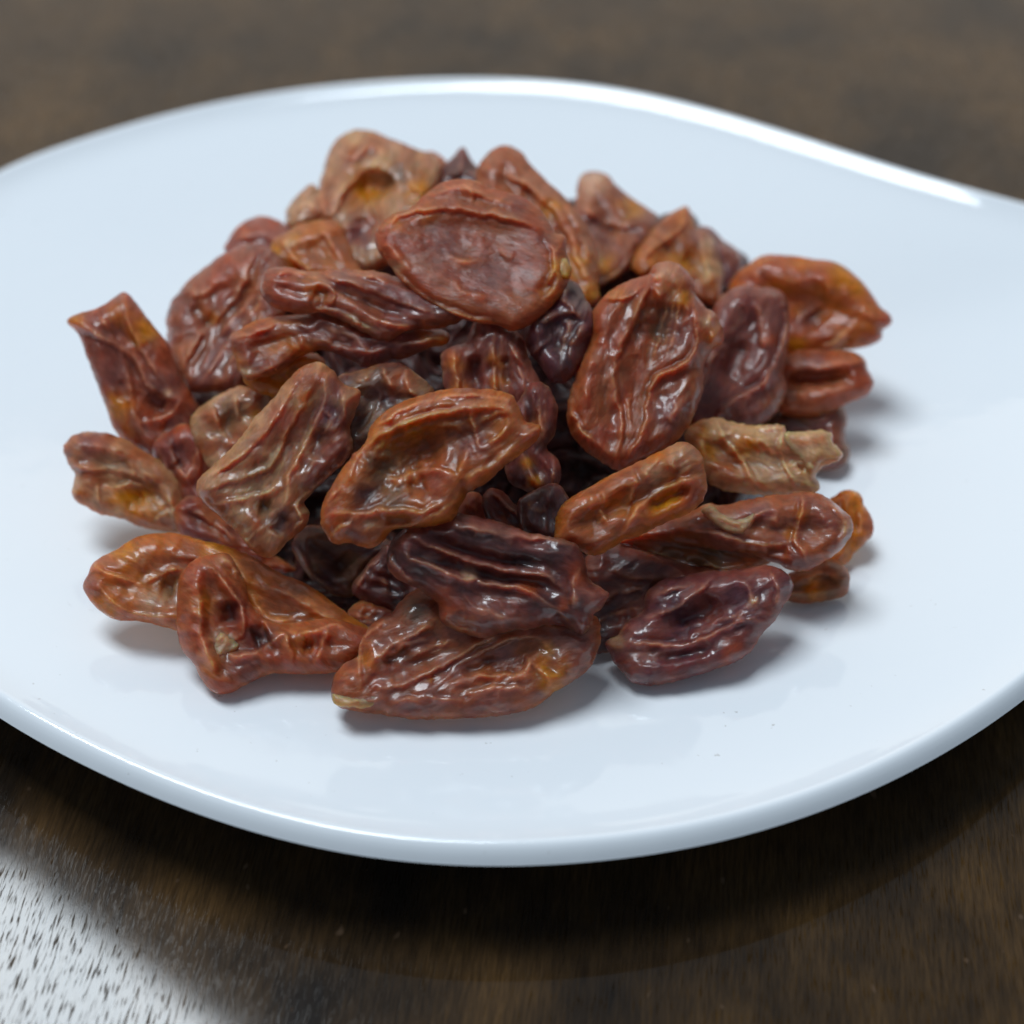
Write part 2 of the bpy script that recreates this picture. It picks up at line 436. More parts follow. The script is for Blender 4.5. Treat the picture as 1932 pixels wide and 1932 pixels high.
R('upright twisted raisin with a square top leaning out at the left edge of the pile', 'A',
  [(105,1220),(160,1185),(290,1145),(380,1085),(440,1053),(500,1110),(560,1190),(640,1290),(700,1360),(730,1450),(780,1560),(850,1680),(890,1770),(870,1850),(900,1950),(880,2050),(760,2110),(680,2090),(560,2010),(450,1930),(380,1850),(340,1740),(290,1600),(230,1450),(170,1290)],
  ('red','plum'), [(17,8,[(115,1225),(250,1290),(400,1370),(480,1420),(560,1560),(640,1660),(765,1680)]),(13,7,[(440,1065),(470,1250),(560,1420),(700,1620)]),(-24,16,[(590,1640),(640,1700),(690,1710)]),
   (15,7,[(770,1685),(720,1760),(620,1800),(530,1815)]),(9,7,[(450,1480),(480,1650),(510,1800),(600,1930)]),(8,7,[(300,1180),(360,1290)]),(-10,12,[(420,1560),(440,1700)])],
  [((400,1730),24,'amber'),((150,1215),16,'amber'),((560,1280),26,'amber'),((410,1180),22,'orange'),((380,1480),30,'plum'),((450,1860),20,'orange'),((700,1640),8,'pale')], T=50, z=1.5, tilt=.85, ax=-60, jag=.8, wr=3)
R('dark red creased raisin wedged between the small left raisin and the grooved one', 'D',
  [(600,260),(700,180),(800,140),(900,200),(960,300),(960,450),(930,600),(860,660),(800,640),(740,480),(640,360)], ('maroon','red'),
  [(11,6,[(700,200),(740,330),(800,450),(860,330),(870,220)]),(9,6,[(640,280),(700,400),(800,560)]),(-12,10,[(740,360),(780,400)])], T=40)
R('tan brown raisin with dusty highlights behind the grooved raisin on the left', 'A',
  [(840,1790),(920,1710),(1010,1655),(1120,1610),(1250,1630),(1400,1620),(1500,1700),(1400,1850),(1200,2000),(1080,2130),(960,2100),(900,2000),(850,1900)], ('tan','brown'),
  [(9,6,[(960,1720),(1000,1830),(1080,1940)]),(9,6,[(1100,1660),(1120,1780),(1180,1820)])], [((1080,1760),22,'olive'),((1230,1800),20,'amber'),((930,1780),15,'brown')], T=42, ax=30)
R('orange flap of a raisin glowing under the blunt ended raisin on the left', 'A',
  [(1150,1560),(1300,1480),(1450,1410),(1600,1430),(1620,1540),(1500,1620),(1400,1680),(1300,1660),(1200,1620)], ('orange','amber'), T=34)
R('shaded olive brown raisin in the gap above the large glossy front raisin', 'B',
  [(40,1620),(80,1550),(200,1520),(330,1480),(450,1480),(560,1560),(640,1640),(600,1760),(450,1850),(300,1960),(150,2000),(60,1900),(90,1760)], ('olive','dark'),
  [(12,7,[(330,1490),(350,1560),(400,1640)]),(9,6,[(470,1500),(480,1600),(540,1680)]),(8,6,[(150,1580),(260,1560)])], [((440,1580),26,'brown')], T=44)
R('shaded brown raisin with upright amber ribs below the large cupped raisin', 'B',
  [(690,1420),(740,1380),(830,1350),(900,1200),(1060,1230),(1160,1330),(1200,1450),(1250,1560),(1310,1680),(1340,1820),(1300,1950),(1150,2000),(1000,1900),(880,1760),(740,1700),(700,1560)], ('plum','maroon'),
  [(16,7,[(1000,1310),(995,1420),(1000,1560),(1010,1680)]),(12,6,[(760,1400),(770,1520),(790,1660)]),(11,6,[(1080,1330),(1130,1460),(1170,1600)]),(-22,13,[(890,1420),(880,1560),(900,1660)]),(10,6,[(1110,1400),(1180,1520),(1240,1700)]),(-14,9,[(1070,1420),(1080,1600)])],
  [((1000,1450),17,'orange'),((1020,1580),17,'orange'),((760,1480),18,'orange'),((790,1600),16,'orange')], T=46, ax=85)
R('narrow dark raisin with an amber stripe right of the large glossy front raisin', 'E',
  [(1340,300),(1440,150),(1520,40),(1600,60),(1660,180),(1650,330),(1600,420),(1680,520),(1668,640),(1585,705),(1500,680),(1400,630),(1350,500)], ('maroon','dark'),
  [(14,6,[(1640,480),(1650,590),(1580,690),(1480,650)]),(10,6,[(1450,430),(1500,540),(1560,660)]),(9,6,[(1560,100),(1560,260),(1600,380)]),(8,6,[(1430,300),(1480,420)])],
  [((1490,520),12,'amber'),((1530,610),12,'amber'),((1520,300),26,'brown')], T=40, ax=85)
R('small dusky pink raisin between the large glossy front raisin and the dark ridged one', 'E',
  [(1060,820),(1080,780),(1130,700),(1200,700),(1240,770),(1240,870),(1180,920),(1080,900)], ('plum','brown'), [(8,6,[(1120,740),(1190,800)])], T=34)
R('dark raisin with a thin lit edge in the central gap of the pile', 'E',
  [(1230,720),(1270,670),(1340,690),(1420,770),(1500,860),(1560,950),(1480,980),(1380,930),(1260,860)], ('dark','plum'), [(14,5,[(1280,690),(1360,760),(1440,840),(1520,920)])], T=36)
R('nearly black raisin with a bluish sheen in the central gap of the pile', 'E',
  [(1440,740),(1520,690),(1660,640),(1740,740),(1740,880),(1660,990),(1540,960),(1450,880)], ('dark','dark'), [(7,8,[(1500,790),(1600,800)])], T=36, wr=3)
R('dark purple berry like raisin under the right end of the large cupped raisin', 'B',
  [(1185,1300),(1195,1220),(1260,1140),(1330,1080),(1380,1000),(1430,975),(1490,1010),(1535,1090),(1570,1150),(1592,1260),(1555,1360),(1520,1450),(1440,1560),(1350,1580),(1280,1490),(1210,1400)], ('purple','dark'),
  [(13,8,[(1220,1250),(1330,1200),(1430,1170),(1530,1200)]),(11,8,[(1420,1180),(1430,1290),(1380,1420)]),(9,7,[(1430,1000),(1400,1090),(1480,1150)]),(9,7,[(1540,1230),(1460,1330),(1440,1450)])], T=52)

# ---------- right cluster
R('dark brown raisin in shadow at the right edge above the pale tan one', 'C',
  [(1100,1620),(1200,1540),(1400,1540),(1550,1500),(1592,1580),(1585,1700),(1612,1780),(1585,1850),(1480,1890),(1350,1860),(1200,1780)], ('maroon','olive'),
  [(8,6,[(1250,1580),(1400,1600),(1540,1560)])], [((1570,1650),20,'brown')], T=46, z=.9)
R('reddish brown raisin with a deep horizontal slit at the right edge of the pile', 'C',
  [(1180,1250),(1300,1190),(1450,1190),(1600,1195),(1690,1225),(1715,1300),(1752,1385),(1700,1450),(1600,1490),(1500,1545),(1350,1575),(1200,1550),(1150,1480),(1150,1360)],
  ('red','brown'), [(-26,9,[(1240,1350),(1400,1348),(1560,1325)]),(14,12,[(1240,1270),(1400,1290),(1550,1270),(1690,1240)]),(11,11,[(1260,1440),(1450,1420),(1640,1400)]),(8,7,[(1240,1510),(1400,1540)])], [((1400,1270),28,'plum')], T=50, z=1.3, tilt=.8, ax=0, wr=2.5)
R('large smooth orange brown raisin at the upper right end of the pile', 'C',
  [(900,840),(940,750),(1020,680),(1100,628),(1250,628),(1400,650),(1530,668),(1640,740),(1740,850),(1795,935),(1850,980),(1858,1020),(1805,1060),(1800,1110),(1700,1160),(1560,1180),(1450,1200),(1300,1210),(1200,1200),(1100,1100),(1000,950)],
  ('orange','red'), [(13,5,[(1660,1000),(1590,1070),(1500,1140),(1400,1195)]),(12,20,[(1150,730),(1280,780),(1420,760),(1600,860)]),(-18,24,[(1380,960),(1450,1040)]),(7,6,[(1480,790),(1490,880)]),(8,7,[(1060,700),(1090,800)]),(10,14,[(1680,960),(1760,980)])],
  [((1560,720),24,'amber'),((1660,800),18,'amber'),((1370,1010),26,'plum'),((1300,1150),16,'amber'),((1560,1140),14,'tan')], T=58, z=1.7, tilt=.8, ax=-15, wr=2.2, jag=.6)
R('dusky purple raisin edged by a long pale rim right of the big upright raisin', 'C',
  [(800,980),(830,900),(900,835),(1000,808),(1100,815),(1200,838),(1242,900),(1252,1050),(1242,1180),(1215,1300),(1235,1400),(1190,1520),(1120,1600),(1000,1625),(850,1620),(690,1680),(620,1600),(640,1400),(700,1200),(740,1080)],
  ('plum','maroon'), [(24,7,[(1215,860),(1236,1000),(1220,1150),(1150,1300),(1060,1410),(950,1470),(870,1520),(820,1600)]),(-16,20,[(970,1120),(930,1240),(870,1380)]),(10,12,[(1050,900),(1100,1050),(1100,1180)]),(9,6,[(850,1150),(780,1300),(730,1450)])],
  [((1190,1480),24,'brown'),((950,1540),24,'plum'),((1140,1120),14,'red')], T=60, ax=72, wr=3)
R('big upright raisin with a striped grey hollow between two pale ridges right of centre', 'C',
  [(90,980),(150,880),(220,820),(330,770),(420,740),(460,690),(510,665),(575,670),(640,720),(690,790),(700,860),(760,930),(820,980),(862,1080),(850,1140),(785,1190),(745,1280),(740,1400),(690,1560),(610,1690),(500,1770),(380,1830),(240,1890),(130,1830),(20,1740),(-40,1640),(-52,1500),(-10,1360),(40,1220),(80,1110)],
  ('red','brown'), [(20,7,[(440,790),(370,940),(300,1080),(245,1200),(225,1330),(235,1460),(270,1580),(265,1700),(225,1840)]),(20,6,[(690,860),(705,1050),(690,1200),(600,1275),(460,1350),(420,1480),(400,1620),(290,1850)]),
   (-20,30,[(540,900),(500,1150)]),(12,6,[(-30,1500),(0,1600),(80,1690),(190,1790)]),(14,16,[(110,1150),(60,1350),(60,1520)]),(8,4,[(540,880),(500,1040),(440,1260)]),(8,4,[(600,880),(580,1040),(520,1240)]),(7,3.5,[(570,900),(550,1040),(480,1240)]),(14,9,[(470,720),(470,820),(500,900)]),
   (10,7,[(780,960),(790,1080),(820,1140)]),(10,6,[(150,880),(300,880),(400,800)]),(9,6,[(320,1400),(300,1520),(330,1620)]),(-12,13,[(330,1180),(360,1000)]),(12,14,[(600,1450),(540,1620)])],
  [((560,800),20,'orange'),((620,880),17,'amber'),((520,1060),36,'olive'),((610,1080),30,'plum'),((550,740),18,'pale'),((790,1110),20,'orange'),((770,1020),12,'tan'),((560,1560),36,'maroon'),((240,850),18,'orange')], T=70, ax=72, wr=3.2, lift=.3)
R('small amber raisin end showing at the far right behind the seamed brown one', 'F',
  [(1600,640),(1660,575),(1740,535),(1820,555),(1845,620),(1892,700),(1898,780),(1840,840),(1785,900),(1740,955),(1640,980),(1560,900)], ('amber','orange'),
  [(10,6,[(1720,560),(1760,680),(1750,800)]),(8,6,[(1840,640),(1830,780)])], [((1880,740),16,'brown')], T=44, z=.9, tilt=.7)
R('small brown raisin at the lower right resting flat on the plate', 'F',
  [(1360,1060),(1500,980),(1600,940),(1700,950),(1750,1020),(1758,1100),(1730,1142),(1600,1180),(1450,1185),(1370,1150)], ('brown','olive'),
  [(9,8,[(1500,1060),(1620,1020),(1720,1060)]),(8,6,[(1400,1120),(1500,1140)])], [((1560,1110),20,'amber')], T=42, z=.5, tilt=.6)
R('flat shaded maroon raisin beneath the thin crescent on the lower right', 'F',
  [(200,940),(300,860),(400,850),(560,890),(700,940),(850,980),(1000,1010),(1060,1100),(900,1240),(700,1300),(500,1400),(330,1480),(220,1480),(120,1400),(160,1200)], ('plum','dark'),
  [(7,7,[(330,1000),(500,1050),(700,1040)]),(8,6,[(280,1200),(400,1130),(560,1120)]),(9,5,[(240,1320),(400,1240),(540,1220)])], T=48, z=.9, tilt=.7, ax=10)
R('dark purple red raisin with pale lengthwise folds at the front right on the plate', 'F',
  [(325,1430),(400,1380),(440,1320),(540,1250),(560,1150),(640,1070),(760,1045),(950,1010),(1150,1000),(1270,978),(1380,1020),(1425,1080),(1400,1160),(1365,1200),(1330,1280),(1260,1350),(1180,1470),(1080,1540),(900,1605),(750,1650),(600,1678),(480,1662),(420,1600),(370,1530)],
  ('maroon','purple'), [(16,6,[(420,1420),(560,1435),(800,1430),(960,1370),(1130,1295),(1290,1310)]),(14,6,[(540,1290),(720,1240),(800,1180),(900,1100),(960,1040)]),(-24,22,[(1000,1180),(880,1250),(700,1330)]),(14,13,[(1190,1190),(1200,1195)]),
   (12,6,[(590,1170),(700,1120),(820,1090)]),(10,7,[(1090,1060),(1150,1100),(1170,1180),(1090,1260),(960,1300)]),(-14,9,[(620,1530),(800,1500),(980,1460)]),(9,6,[(1280,1000),(1330,1100),(1330,1220)]),(8,5,[(1000,1370),(1150,1260),(1250,1250)])],
  [((400,1420),17,'tan'),((1190,1190),9,'pale'),((520,1480),34,'plum'),((1320,1240),22,'plum'),((1060,1480),26,'red')], T=56, z=.85, tilt=.7, ax=20, wr=3.2)
R('thin dark crescent shaped raisin tucked under the seamed brown one', 'F',
  [(415,830),(500,790),(700,780),(900,800),(1150,840),(1300,900),(1300,940),(1250,975),(1150,1012),(1000,1005),(850,975),(700,935),(550,890)], ('brown','olive'),
  [(13,7,[(440,835),(600,895),(800,950),(1000,985),(1200,975)])], T=38, ax=-10, z=1.3, tilt=.8)
R('brown raisin with a pale torn seam and bulging right end on the lower right', 'F',
  [(400,830),(470,790),(600,740),(740,690),(860,640),(930,610),(1010,620),(1100,605),(1250,570),(1400,555),(1500,540),(1600,560),(1690,620),(1772,710),(1772,780),(1700,880),(1600,950),(1500,1003),(1400,985),(1280,935),(1150,885),(1000,880),(850,850),(700,830),(560,815)],
  ('plum','brown'), [(16,6,[(1480,550),(1475,640),(1450,740),(1430,820),(1480,890),(1510,960)]),(13,6,[(1430,825),(1300,850),(1100,820),(900,760),(740,740)]),(12,5,[(900,640),(960,690),(1050,730),(1130,760),(1200,680),(1300,640)]),(12,16,[(1600,660),(1640,780)]),(11,14,[(1260,700),(1380,720)]),
   (-14,10,[(1260,880),(1400,880)]),(-12,8,[(700,790),(900,830)]),(10,6,[(1640,610),(1740,720),(1680,860)])],
  [((1040,720),15,'cream'),((1120,750),11,'cream'),((940,640),11,'tan'),((1480,680),14,'orange'),((1410,780),14,'orange'),((1380,900),16,'red'),((1740,740),12,'tan')], T=54, ax=-5, z=1.6, tilt=.75, wr=2.6)
R('pale straw coloured raisin with a ragged papery end at the right of the pile', 'F',
  [(795,200),(830,150),(890,118),(970,103),(1100,130),(1200,150),(1370,150),(1385,182),(1500,182),(1650,188),(1668,250),(1712,320),(1680,350),(1592,380),(1562,450),(1585,520),(1480,545),(1400,545),(1250,552),(1100,530),(960,500),(890,420),(830,300)],
  ('beige','tan'), [(15,5,[(985,115),(1040,240),(1120,340),(1180,430),(1210,490)]),(15,6,[(1365,160),(1350,280),(1390,400),(1450,500)]),(-15,9,[(1460,395),(1475,385)]),(11,4,[(1180,155),(1280,165),(1370,160)]),(9,5,[(1420,230),(1500,260),(1560,330)]),(8,5,[(1560,220),(1640,260),(1640,340)]),(10,13,[(900,200),(920,360)]),(8,6,[(1230,220),(1320,330)])],
  [((880,170),18,'amber'),((1040,370),40,'brown'),((1160,260),22,'amber'),((1470,390),9,'orange'),((1480,260),36,'cream'),((1290,160),13,'cream'),((1300,420),28,'tan'),((920,300),22,'amber')], T=52, ax=-12, z=2.0, tilt=.75, jag=2.6)
R('short amber brown raisin with dewy highlights and a curled lip pointing up right', 'F',
  [(35,660),(100,590),(250,500),(400,420),(500,372),(650,298),(770,248),(840,275),(890,350),(907,440),(912,530),(880,600),(800,660),(700,700),(600,745),(500,795),(430,812),(370,855),(250,905),(130,872),(30,840),(20,740)],
  ('orange','brown'), [(17,8,[(895,450),(830,465),(700,500),(600,560),(490,650),(420,790)]),(9,6,[(470,390),(500,480),(440,620)]),(-22,11,[(560,640),(700,570),(830,510)]),(8,6,[(640,330),(560,430),(600,460)]),(7,6,[(700,340),(720,400),(780,400)]),(11,13,[(200,620),(350,560)]),(8,6,[(280,640),(340,720)])],
  [((700,590),26,'amber'),((180,780),34,'brown'),((830,560),26,'red'),((760,330),26,'tan'),((600,420),22,'tan')], T=58, ax=30, lift=.35, wr=3)

# ---------- left and front
R('shaded brown sliver of raisin beneath the grooved raisin at the left', 'D',
  [(740,640),(850,560),(950,600),(1100,740),(1300,900),(1450,1000),(1300,1000),(1100,900),(900,840),(780,780)], ('maroon','brown'), [(9,6,[(820,640),(960,720),(1150,860)])], T=38, z=.8, tilt=.7)
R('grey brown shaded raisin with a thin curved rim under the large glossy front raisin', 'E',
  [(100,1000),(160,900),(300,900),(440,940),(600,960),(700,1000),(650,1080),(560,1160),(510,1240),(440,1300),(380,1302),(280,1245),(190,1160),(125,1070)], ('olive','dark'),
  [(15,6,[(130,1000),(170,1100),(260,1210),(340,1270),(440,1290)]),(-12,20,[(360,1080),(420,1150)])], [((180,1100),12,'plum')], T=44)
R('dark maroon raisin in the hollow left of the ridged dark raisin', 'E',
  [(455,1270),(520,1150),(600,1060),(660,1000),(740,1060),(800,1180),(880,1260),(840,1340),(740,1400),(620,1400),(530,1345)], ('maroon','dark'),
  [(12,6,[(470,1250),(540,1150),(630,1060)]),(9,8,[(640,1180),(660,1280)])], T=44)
R('tiny crumpled dark raisin in the gap above the front raisin', 'E',
  [(430,1400),(530,1330),(640,1360),(700,1400),(640,1470),(560,1540),(470,1480)], ('brown','maroon'), [(9,5,[(470,1400),(540,1430),(600,1390)]),(8,5,[(500,1460),(580,1460)])], T=34, z=.8)
R('long flat orange brown raisin with an angular left end at the front left', 'D',
  [(203,1110),(228,1030),(262,958),(400,880),(500,820),(600,790),(750,790),(900,830),(1060,870),(1200,930),(1330,1010),(1500,1080),(1650,1180),(1800,1290),(1900,1360),(1800,1460),(1500,1480),(1100,1440),(750,1352),(620,1315),(500,1292),(400,1288),(300,1235)],
  ('brown','orange'), [(14,6,[(262,965),(330,1010),(470,1060),(560,1090)]),(13,6,[(290,1080),(390,1190),(490,1245),(740,1275)]),(12,5,[(560,1090),(640,1030),(780,1000)]),(-18,18,[(660,1090),(740,1110)]),(11,7,[(900,850),(1100,960),(1160,1100)]),(12,12,[(1300,1100),(1500,1200),(1700,1310)]),(11,6,[(1190,1180),(1330,1290),(1500,1270)])],
  [((460,900),26,'amber'),((720,1120),22,'olive'),((400,1040),20,'orange'),((600,1190),30,'tan'),((1000,870),26,'amber'),((330,1230),22,'amber'),((1420,1150),34,'brown'),((250,1080),18,'plum')], T=46, z=.75, tilt=.6, ax=-25, jag=1, wr=3)
R('small tan raisin with a glowing amber underside at the far left of the pile', 'D',
  [(83,265),(140,208),(210,188),(330,193),(430,228),(520,278),(620,340),(700,380),(750,440),(790,520),(830,600),(850,680),(800,760),(700,765),(560,742),(430,692),(300,660),(190,608),(140,560),(150,440),(108,350)],
  ('tan','brown'), [(13,7,[(110,350),(220,405),(360,400),(500,430),(600,480)]),(9,6,[(280,480),(290,600)]),(9,7,[(520,400),(620,470),(700,600),(740,720)]),(-14,14,[(440,610),(560,560)]),(10,6,[(300,500),(380,510),(470,490),(560,500)]),(8,5,[(620,700),(700,640)]),(12,16,[(200,270),(400,280),(520,340)])],
  [((460,600),32,'amber'),((580,600),24,'amber'),((420,640),12,'beige'),((240,250),34,'plum'),((190,560),14,'orange')], T=54, z=1.1, tilt=.85, ax=-30, wr=3.6)
R('folded raisin with a triangular dark hollow at the front left on the plate', 'D',
  [(770,1060),(800,1000),(850,945),(950,915),(1050,912),(1100,980),(1150,1090),(1180,1200),(1260,1280),(1370,1320),(1500,1310),(1650,1290),(1800,1330),(1930,1390),(1900,1500),(1820,1550),(1700,1595),(1500,1612),(1300,1610),(1180,1662),(1060,1722),(980,1722),(900,1640),(850,1540),(795,1480),(765,1400),(755,1250)],
  ('red','brown'), [(22,13,[(870,990),(890,1150),(900,1350),(950,1520),(1000,1640)]),(15,6,[(900,960),(1000,1030),(1080,1130),(1150,1250),(1140,1370),(1090,1430)]),(-36,18,[(1050,1180),(1080,1330)]),(-30,24,[(1200,1420),(1300,1380)]),(17,7,[(1000,1500),(1150,1500),(1270,1460),(1380,1370),(1420,1480),(1440,1570)]),
   (12,8,[(1380,1340),(1500,1370),(1650,1330),(1780,1360)]),(9,6,[(1640,1340),(1600,1470),(1560,1560)]),(-12,14,[(1500,1440),(1560,1450)]),(10,6,[(1010,930),(1080,980),(1100,1060)])],
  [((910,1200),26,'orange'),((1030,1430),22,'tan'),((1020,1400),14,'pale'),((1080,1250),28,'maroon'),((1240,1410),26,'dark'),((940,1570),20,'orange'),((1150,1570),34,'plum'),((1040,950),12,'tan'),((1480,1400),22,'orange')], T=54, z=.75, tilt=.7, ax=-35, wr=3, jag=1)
R('brown raisin with a bundle of diagonal folds lowest at the front of the pile', 'E',
  [(335,1880),(350,1780),(420,1700),(485,1660),(500,1580),(560,1490),(640,1430),(700,1400),(740,1340),(800,1288),(870,1260),(1000,1260),(1250,1350),(1500,1350),(1750,1400),(1900,1440),(1915,1570),(1851,1727),(1760,1800),(1663,1860),(1506,1963),(1350,2000),(1192,2015),(878,2028),(700,2010),(563,1990),(400,1960),(350,1930)],
  ('brown','plum'), [(13,7,[(505,1850),(500,1720),(505,1600),(570,1510),(700,1440)]),(12,7,[(550,1710),(680,1610),(820,1540),(960,1440)]),(17,7,[(620,1850),(750,1830),(900,1760),(1080,1660),(1250,1560),(1400,1475)]),(13,6,[(1020,1830),(1200,1770),(1350,1770),(1480,1750),(1490,1670),(1560,1650)]),(10,6,[(1040,1730),(1250,1620),(1400,1560),(1540,1550),(1650,1660)]),
   (-12,12,[(640,1700),(800,1620)]),(-11,8,[(930,1790),(935,1790)]),(9,5,[(360,1900),(500,1925),(640,1900)]),(10,7,[(620,1690),(780,1590),(900,1570)]),(-12,9,[(1100,1760),(1300,1680)]),(8,6,[(700,1930),(900,1900),(1100,1910)]),(9,6,[(1100,1880),(1300,1840),(1480,1850)]),(10,6,[(1500,1690),(1600,1780),(1640,1850)]),(9,5,[(760,1690),(950,1600),(1080,1560)])],
  [((560,1680),22,'orange'),((600,1800),18,'red'),((1560,1700),16,'orange'),((920,1790),7,'orange'),((420,1920),13,'tan'),((830,1400),24,'olive'),((1640,1800),30,'amber'),((1600,1620),14,'amber')], T=62, z=.95, tilt=.75, ax=18, wr=3.4)
R('left raisin split into tan grooves and a purple side beside the large glossy one', 'D',
  [(868,520),(900,450),(960,395),(1050,310),(1150,195),(1230,85),(1330,-20),(1410,-120),(1500,-205),(1600,-225),(1680,-170),(1740,-100),(1832,-55),(1805,60),(1772,150),(1790,270),(1750,350),(1650,440),(1560,530),(1500,600),(1530,660),(1500,745),(1400,830),(1300,922),(1210,885),(1130,790),(1020,690),(920,600)],
  ('brown','tan'), [(18,7,[(1640,-160),(1615,0),(1570,130),(1500,260),(1430,400),(1400,500),(1390,620),(1300,660),(1240,690)]),(12,6,[(1480,-160),(1400,0),(1300,150),(1200,270),(1050,380),(920,470)]),(12,5,[(920,530),(1060,480),(1220,430),(1320,370),(1370,260),(1450,100),(1540,-60)]),(12,6,[(980,600),(1150,570),(1300,520),(1370,460)]),
   (13,5,[(1790,270),(1700,380),(1600,470),(1500,560),(1450,620),(1490,690),(1400,800)]),(-16,15,[(1310,640),(1240,620)]),(-16,20,[(1620,160),(1560,350)]),(10,6,[(1740,-90),(1730,30),(1760,150)]),(8,5,[(1620,60),(1660,110),(1600,200)]),(-14,14,[(1400,680),(1330,780)]),(10,6,[(880,540),(1000,690),(1130,800),(1250,900)])],
  [((1630,80),40,'purple'),((1660,280),44,'plum'),((1560,430),30,'plum'),((1700,-60),26,'plum'),((1370,700),24,'dark'),((1400,100),26,'red'),((1500,0),22,'orange'),((1180,500),30,'tan'),((1270,640),17,'olive'),((1000,620),22,'brown')], T=62, ax=55, wr=3, lift=.25)
R('blunt orange ended raisin lying on its side under the long wrinkled one', 'A',
  [(1065,1320),(1110,1280),(1220,1222),(1350,1198),(1500,1180),(1620,1140),(1750,1180),(1932,1260),(2100,1240),(2250,1260),(2360,1300),(2350,1350),(2250,1370),(2120,1430),(2000,1445),(1900,1495),(1750,1425),(1600,1385),(1480,1425),(1350,1515),(1250,1548),(1160,1565),(1120,1500),(1098,1420)],
  ('orange','plum'), [(13,6,[(1095,1420),(1150,1540),(1260,1520),(1400,1440),(1500,1350)]),(9,6,[(1080,1320),(1200,1300),(1330,1240),(1480,1230)]),(8,6,[(1560,1330),(1700,1360),(1850,1400),(2000,1380)]),(9,7,[(1600,1260),(1750,1300),(1900,1400)]),(8,6,[(1900,1330),(2100,1350),(2300,1320)]),(-9,8,[(1650,1330),(1800,1370)])],
  [((1250,1300),30,'red'),((1750,1360),60,'plum'),((2050,1360),60,'maroon'),((1160,1520),15,'tan'),((1900,1350),50,'maroon')], T=48, ax=-5, lift=.15)
R('long wrinkled brown raisin with a pale lower lip left of the large cupped one', 'A',
  [(1252,1010),(1280,930),(1400,905),(1540,930),(1750,915),(1932,930),(2100,980),(2250,1040),(2400,1100),(2440,1200),(2340,1245),(2250,1262),(2150,1260),(2060,1300),(1990,1335),(1880,1292),(1750,1222),(1620,1168),(1480,1175),(1350,1135),(1270,1085)],
  ('brown','plum'), [(15,7,[(1560,950),(1660,1020),(1740,1090),(1850,1150),(1950,1220),(2080,1240),(2200,1240)]),(14,6,[(1500,1165),(1620,1150),(1720,1165),(1820,1230),(1960,1285),(2060,1270)]),(11,6,[(1620,950),(1800,1000),(1950,1060),(2100,1120),(2300,1180)]),(12,8,[(1330,950),(1450,930),(1540,950)]),(-14,15,[(1560,1050),(1640,1090)]),
   (10,6,[(1740,940),(1900,960),(2080,1030)]),(-10,7,[(1800,1080),(1960,1150),(2120,1190)]),(9,5,[(1680,1020),(1690,1080),(1640,1130)])],
  [((1400,1030),40,'red'),((1560,1010),22,'orange'),((1780,1200),13,'tan'),((1880,1250),12,'tan'),((2100,1100),60,'maroon')], T=54, ax=-12, lift=.3, wr=3)
R('dark maroon raisin with glossy lengthwise ridges at the centre front', 'E',
  [(665,1050),(700,970),(760,910),(850,870),(1000,840),(1080,815),(1200,838),(1350,880),(1500,930),(1650,960),(1780,1008),(1825,1100),(1850,1200),(1932,1262),(1970,1290),(1940,1350),(1880,1410),(1850,1490),(1815,1521),(1760,1500),(1700,1470),(1600,1470),(1500,1495),(1400,1500),(1250,1545),(1100,1512),(985,1450),(960,1340),(900,1290),(830,1245),(720,1190),(670,1130)],
  ('maroon','dark'), [(20,7,[(795,1010),(800,1080),(900,1110),(1050,1180),(1250,1225),(1450,1250),(1600,1330),(1720,1440),(1790,1510)]),(16,6,[(780,950),(860,980),(950,1020),(1150,1100),(1400,1160),(1600,1190),(1720,1270)]),(15,13,[(1010,880),(1200,920),(1400,950),(1600,960),(1740,1000)]),(-18,12,[(900,970),(1100,1030),(1350,1090),(1600,1120)]),
   (-14,9,[(880,1070),(1080,1130),(1300,1190),(1500,1210),(1660,1290)]),(11,6,[(680,1050),(720,1140),(830,1220)]),(10,14,[(1150,1350),(1350,1420),(1500,1440)]),(12,7,[(1800,1130),(1760,1250),(1760,1380)]),(-12,9,[(1650,1400),(1740,1490)]),(8,6,[(980,1430),(1100,1490),(1260,1530)])],
  [((1780,1180),22,'red'),((1880,1330),26,'plum'),((1300,1400),50,'plum'),((1000,1350),28,'red'),((1100,1470),26,'brown'),((1500,1240),22,'red'),((1150,1180),11,'pale'),((1700,1350),14,'red')], T=64, ax=-18, wr=2.6, lift=.2)
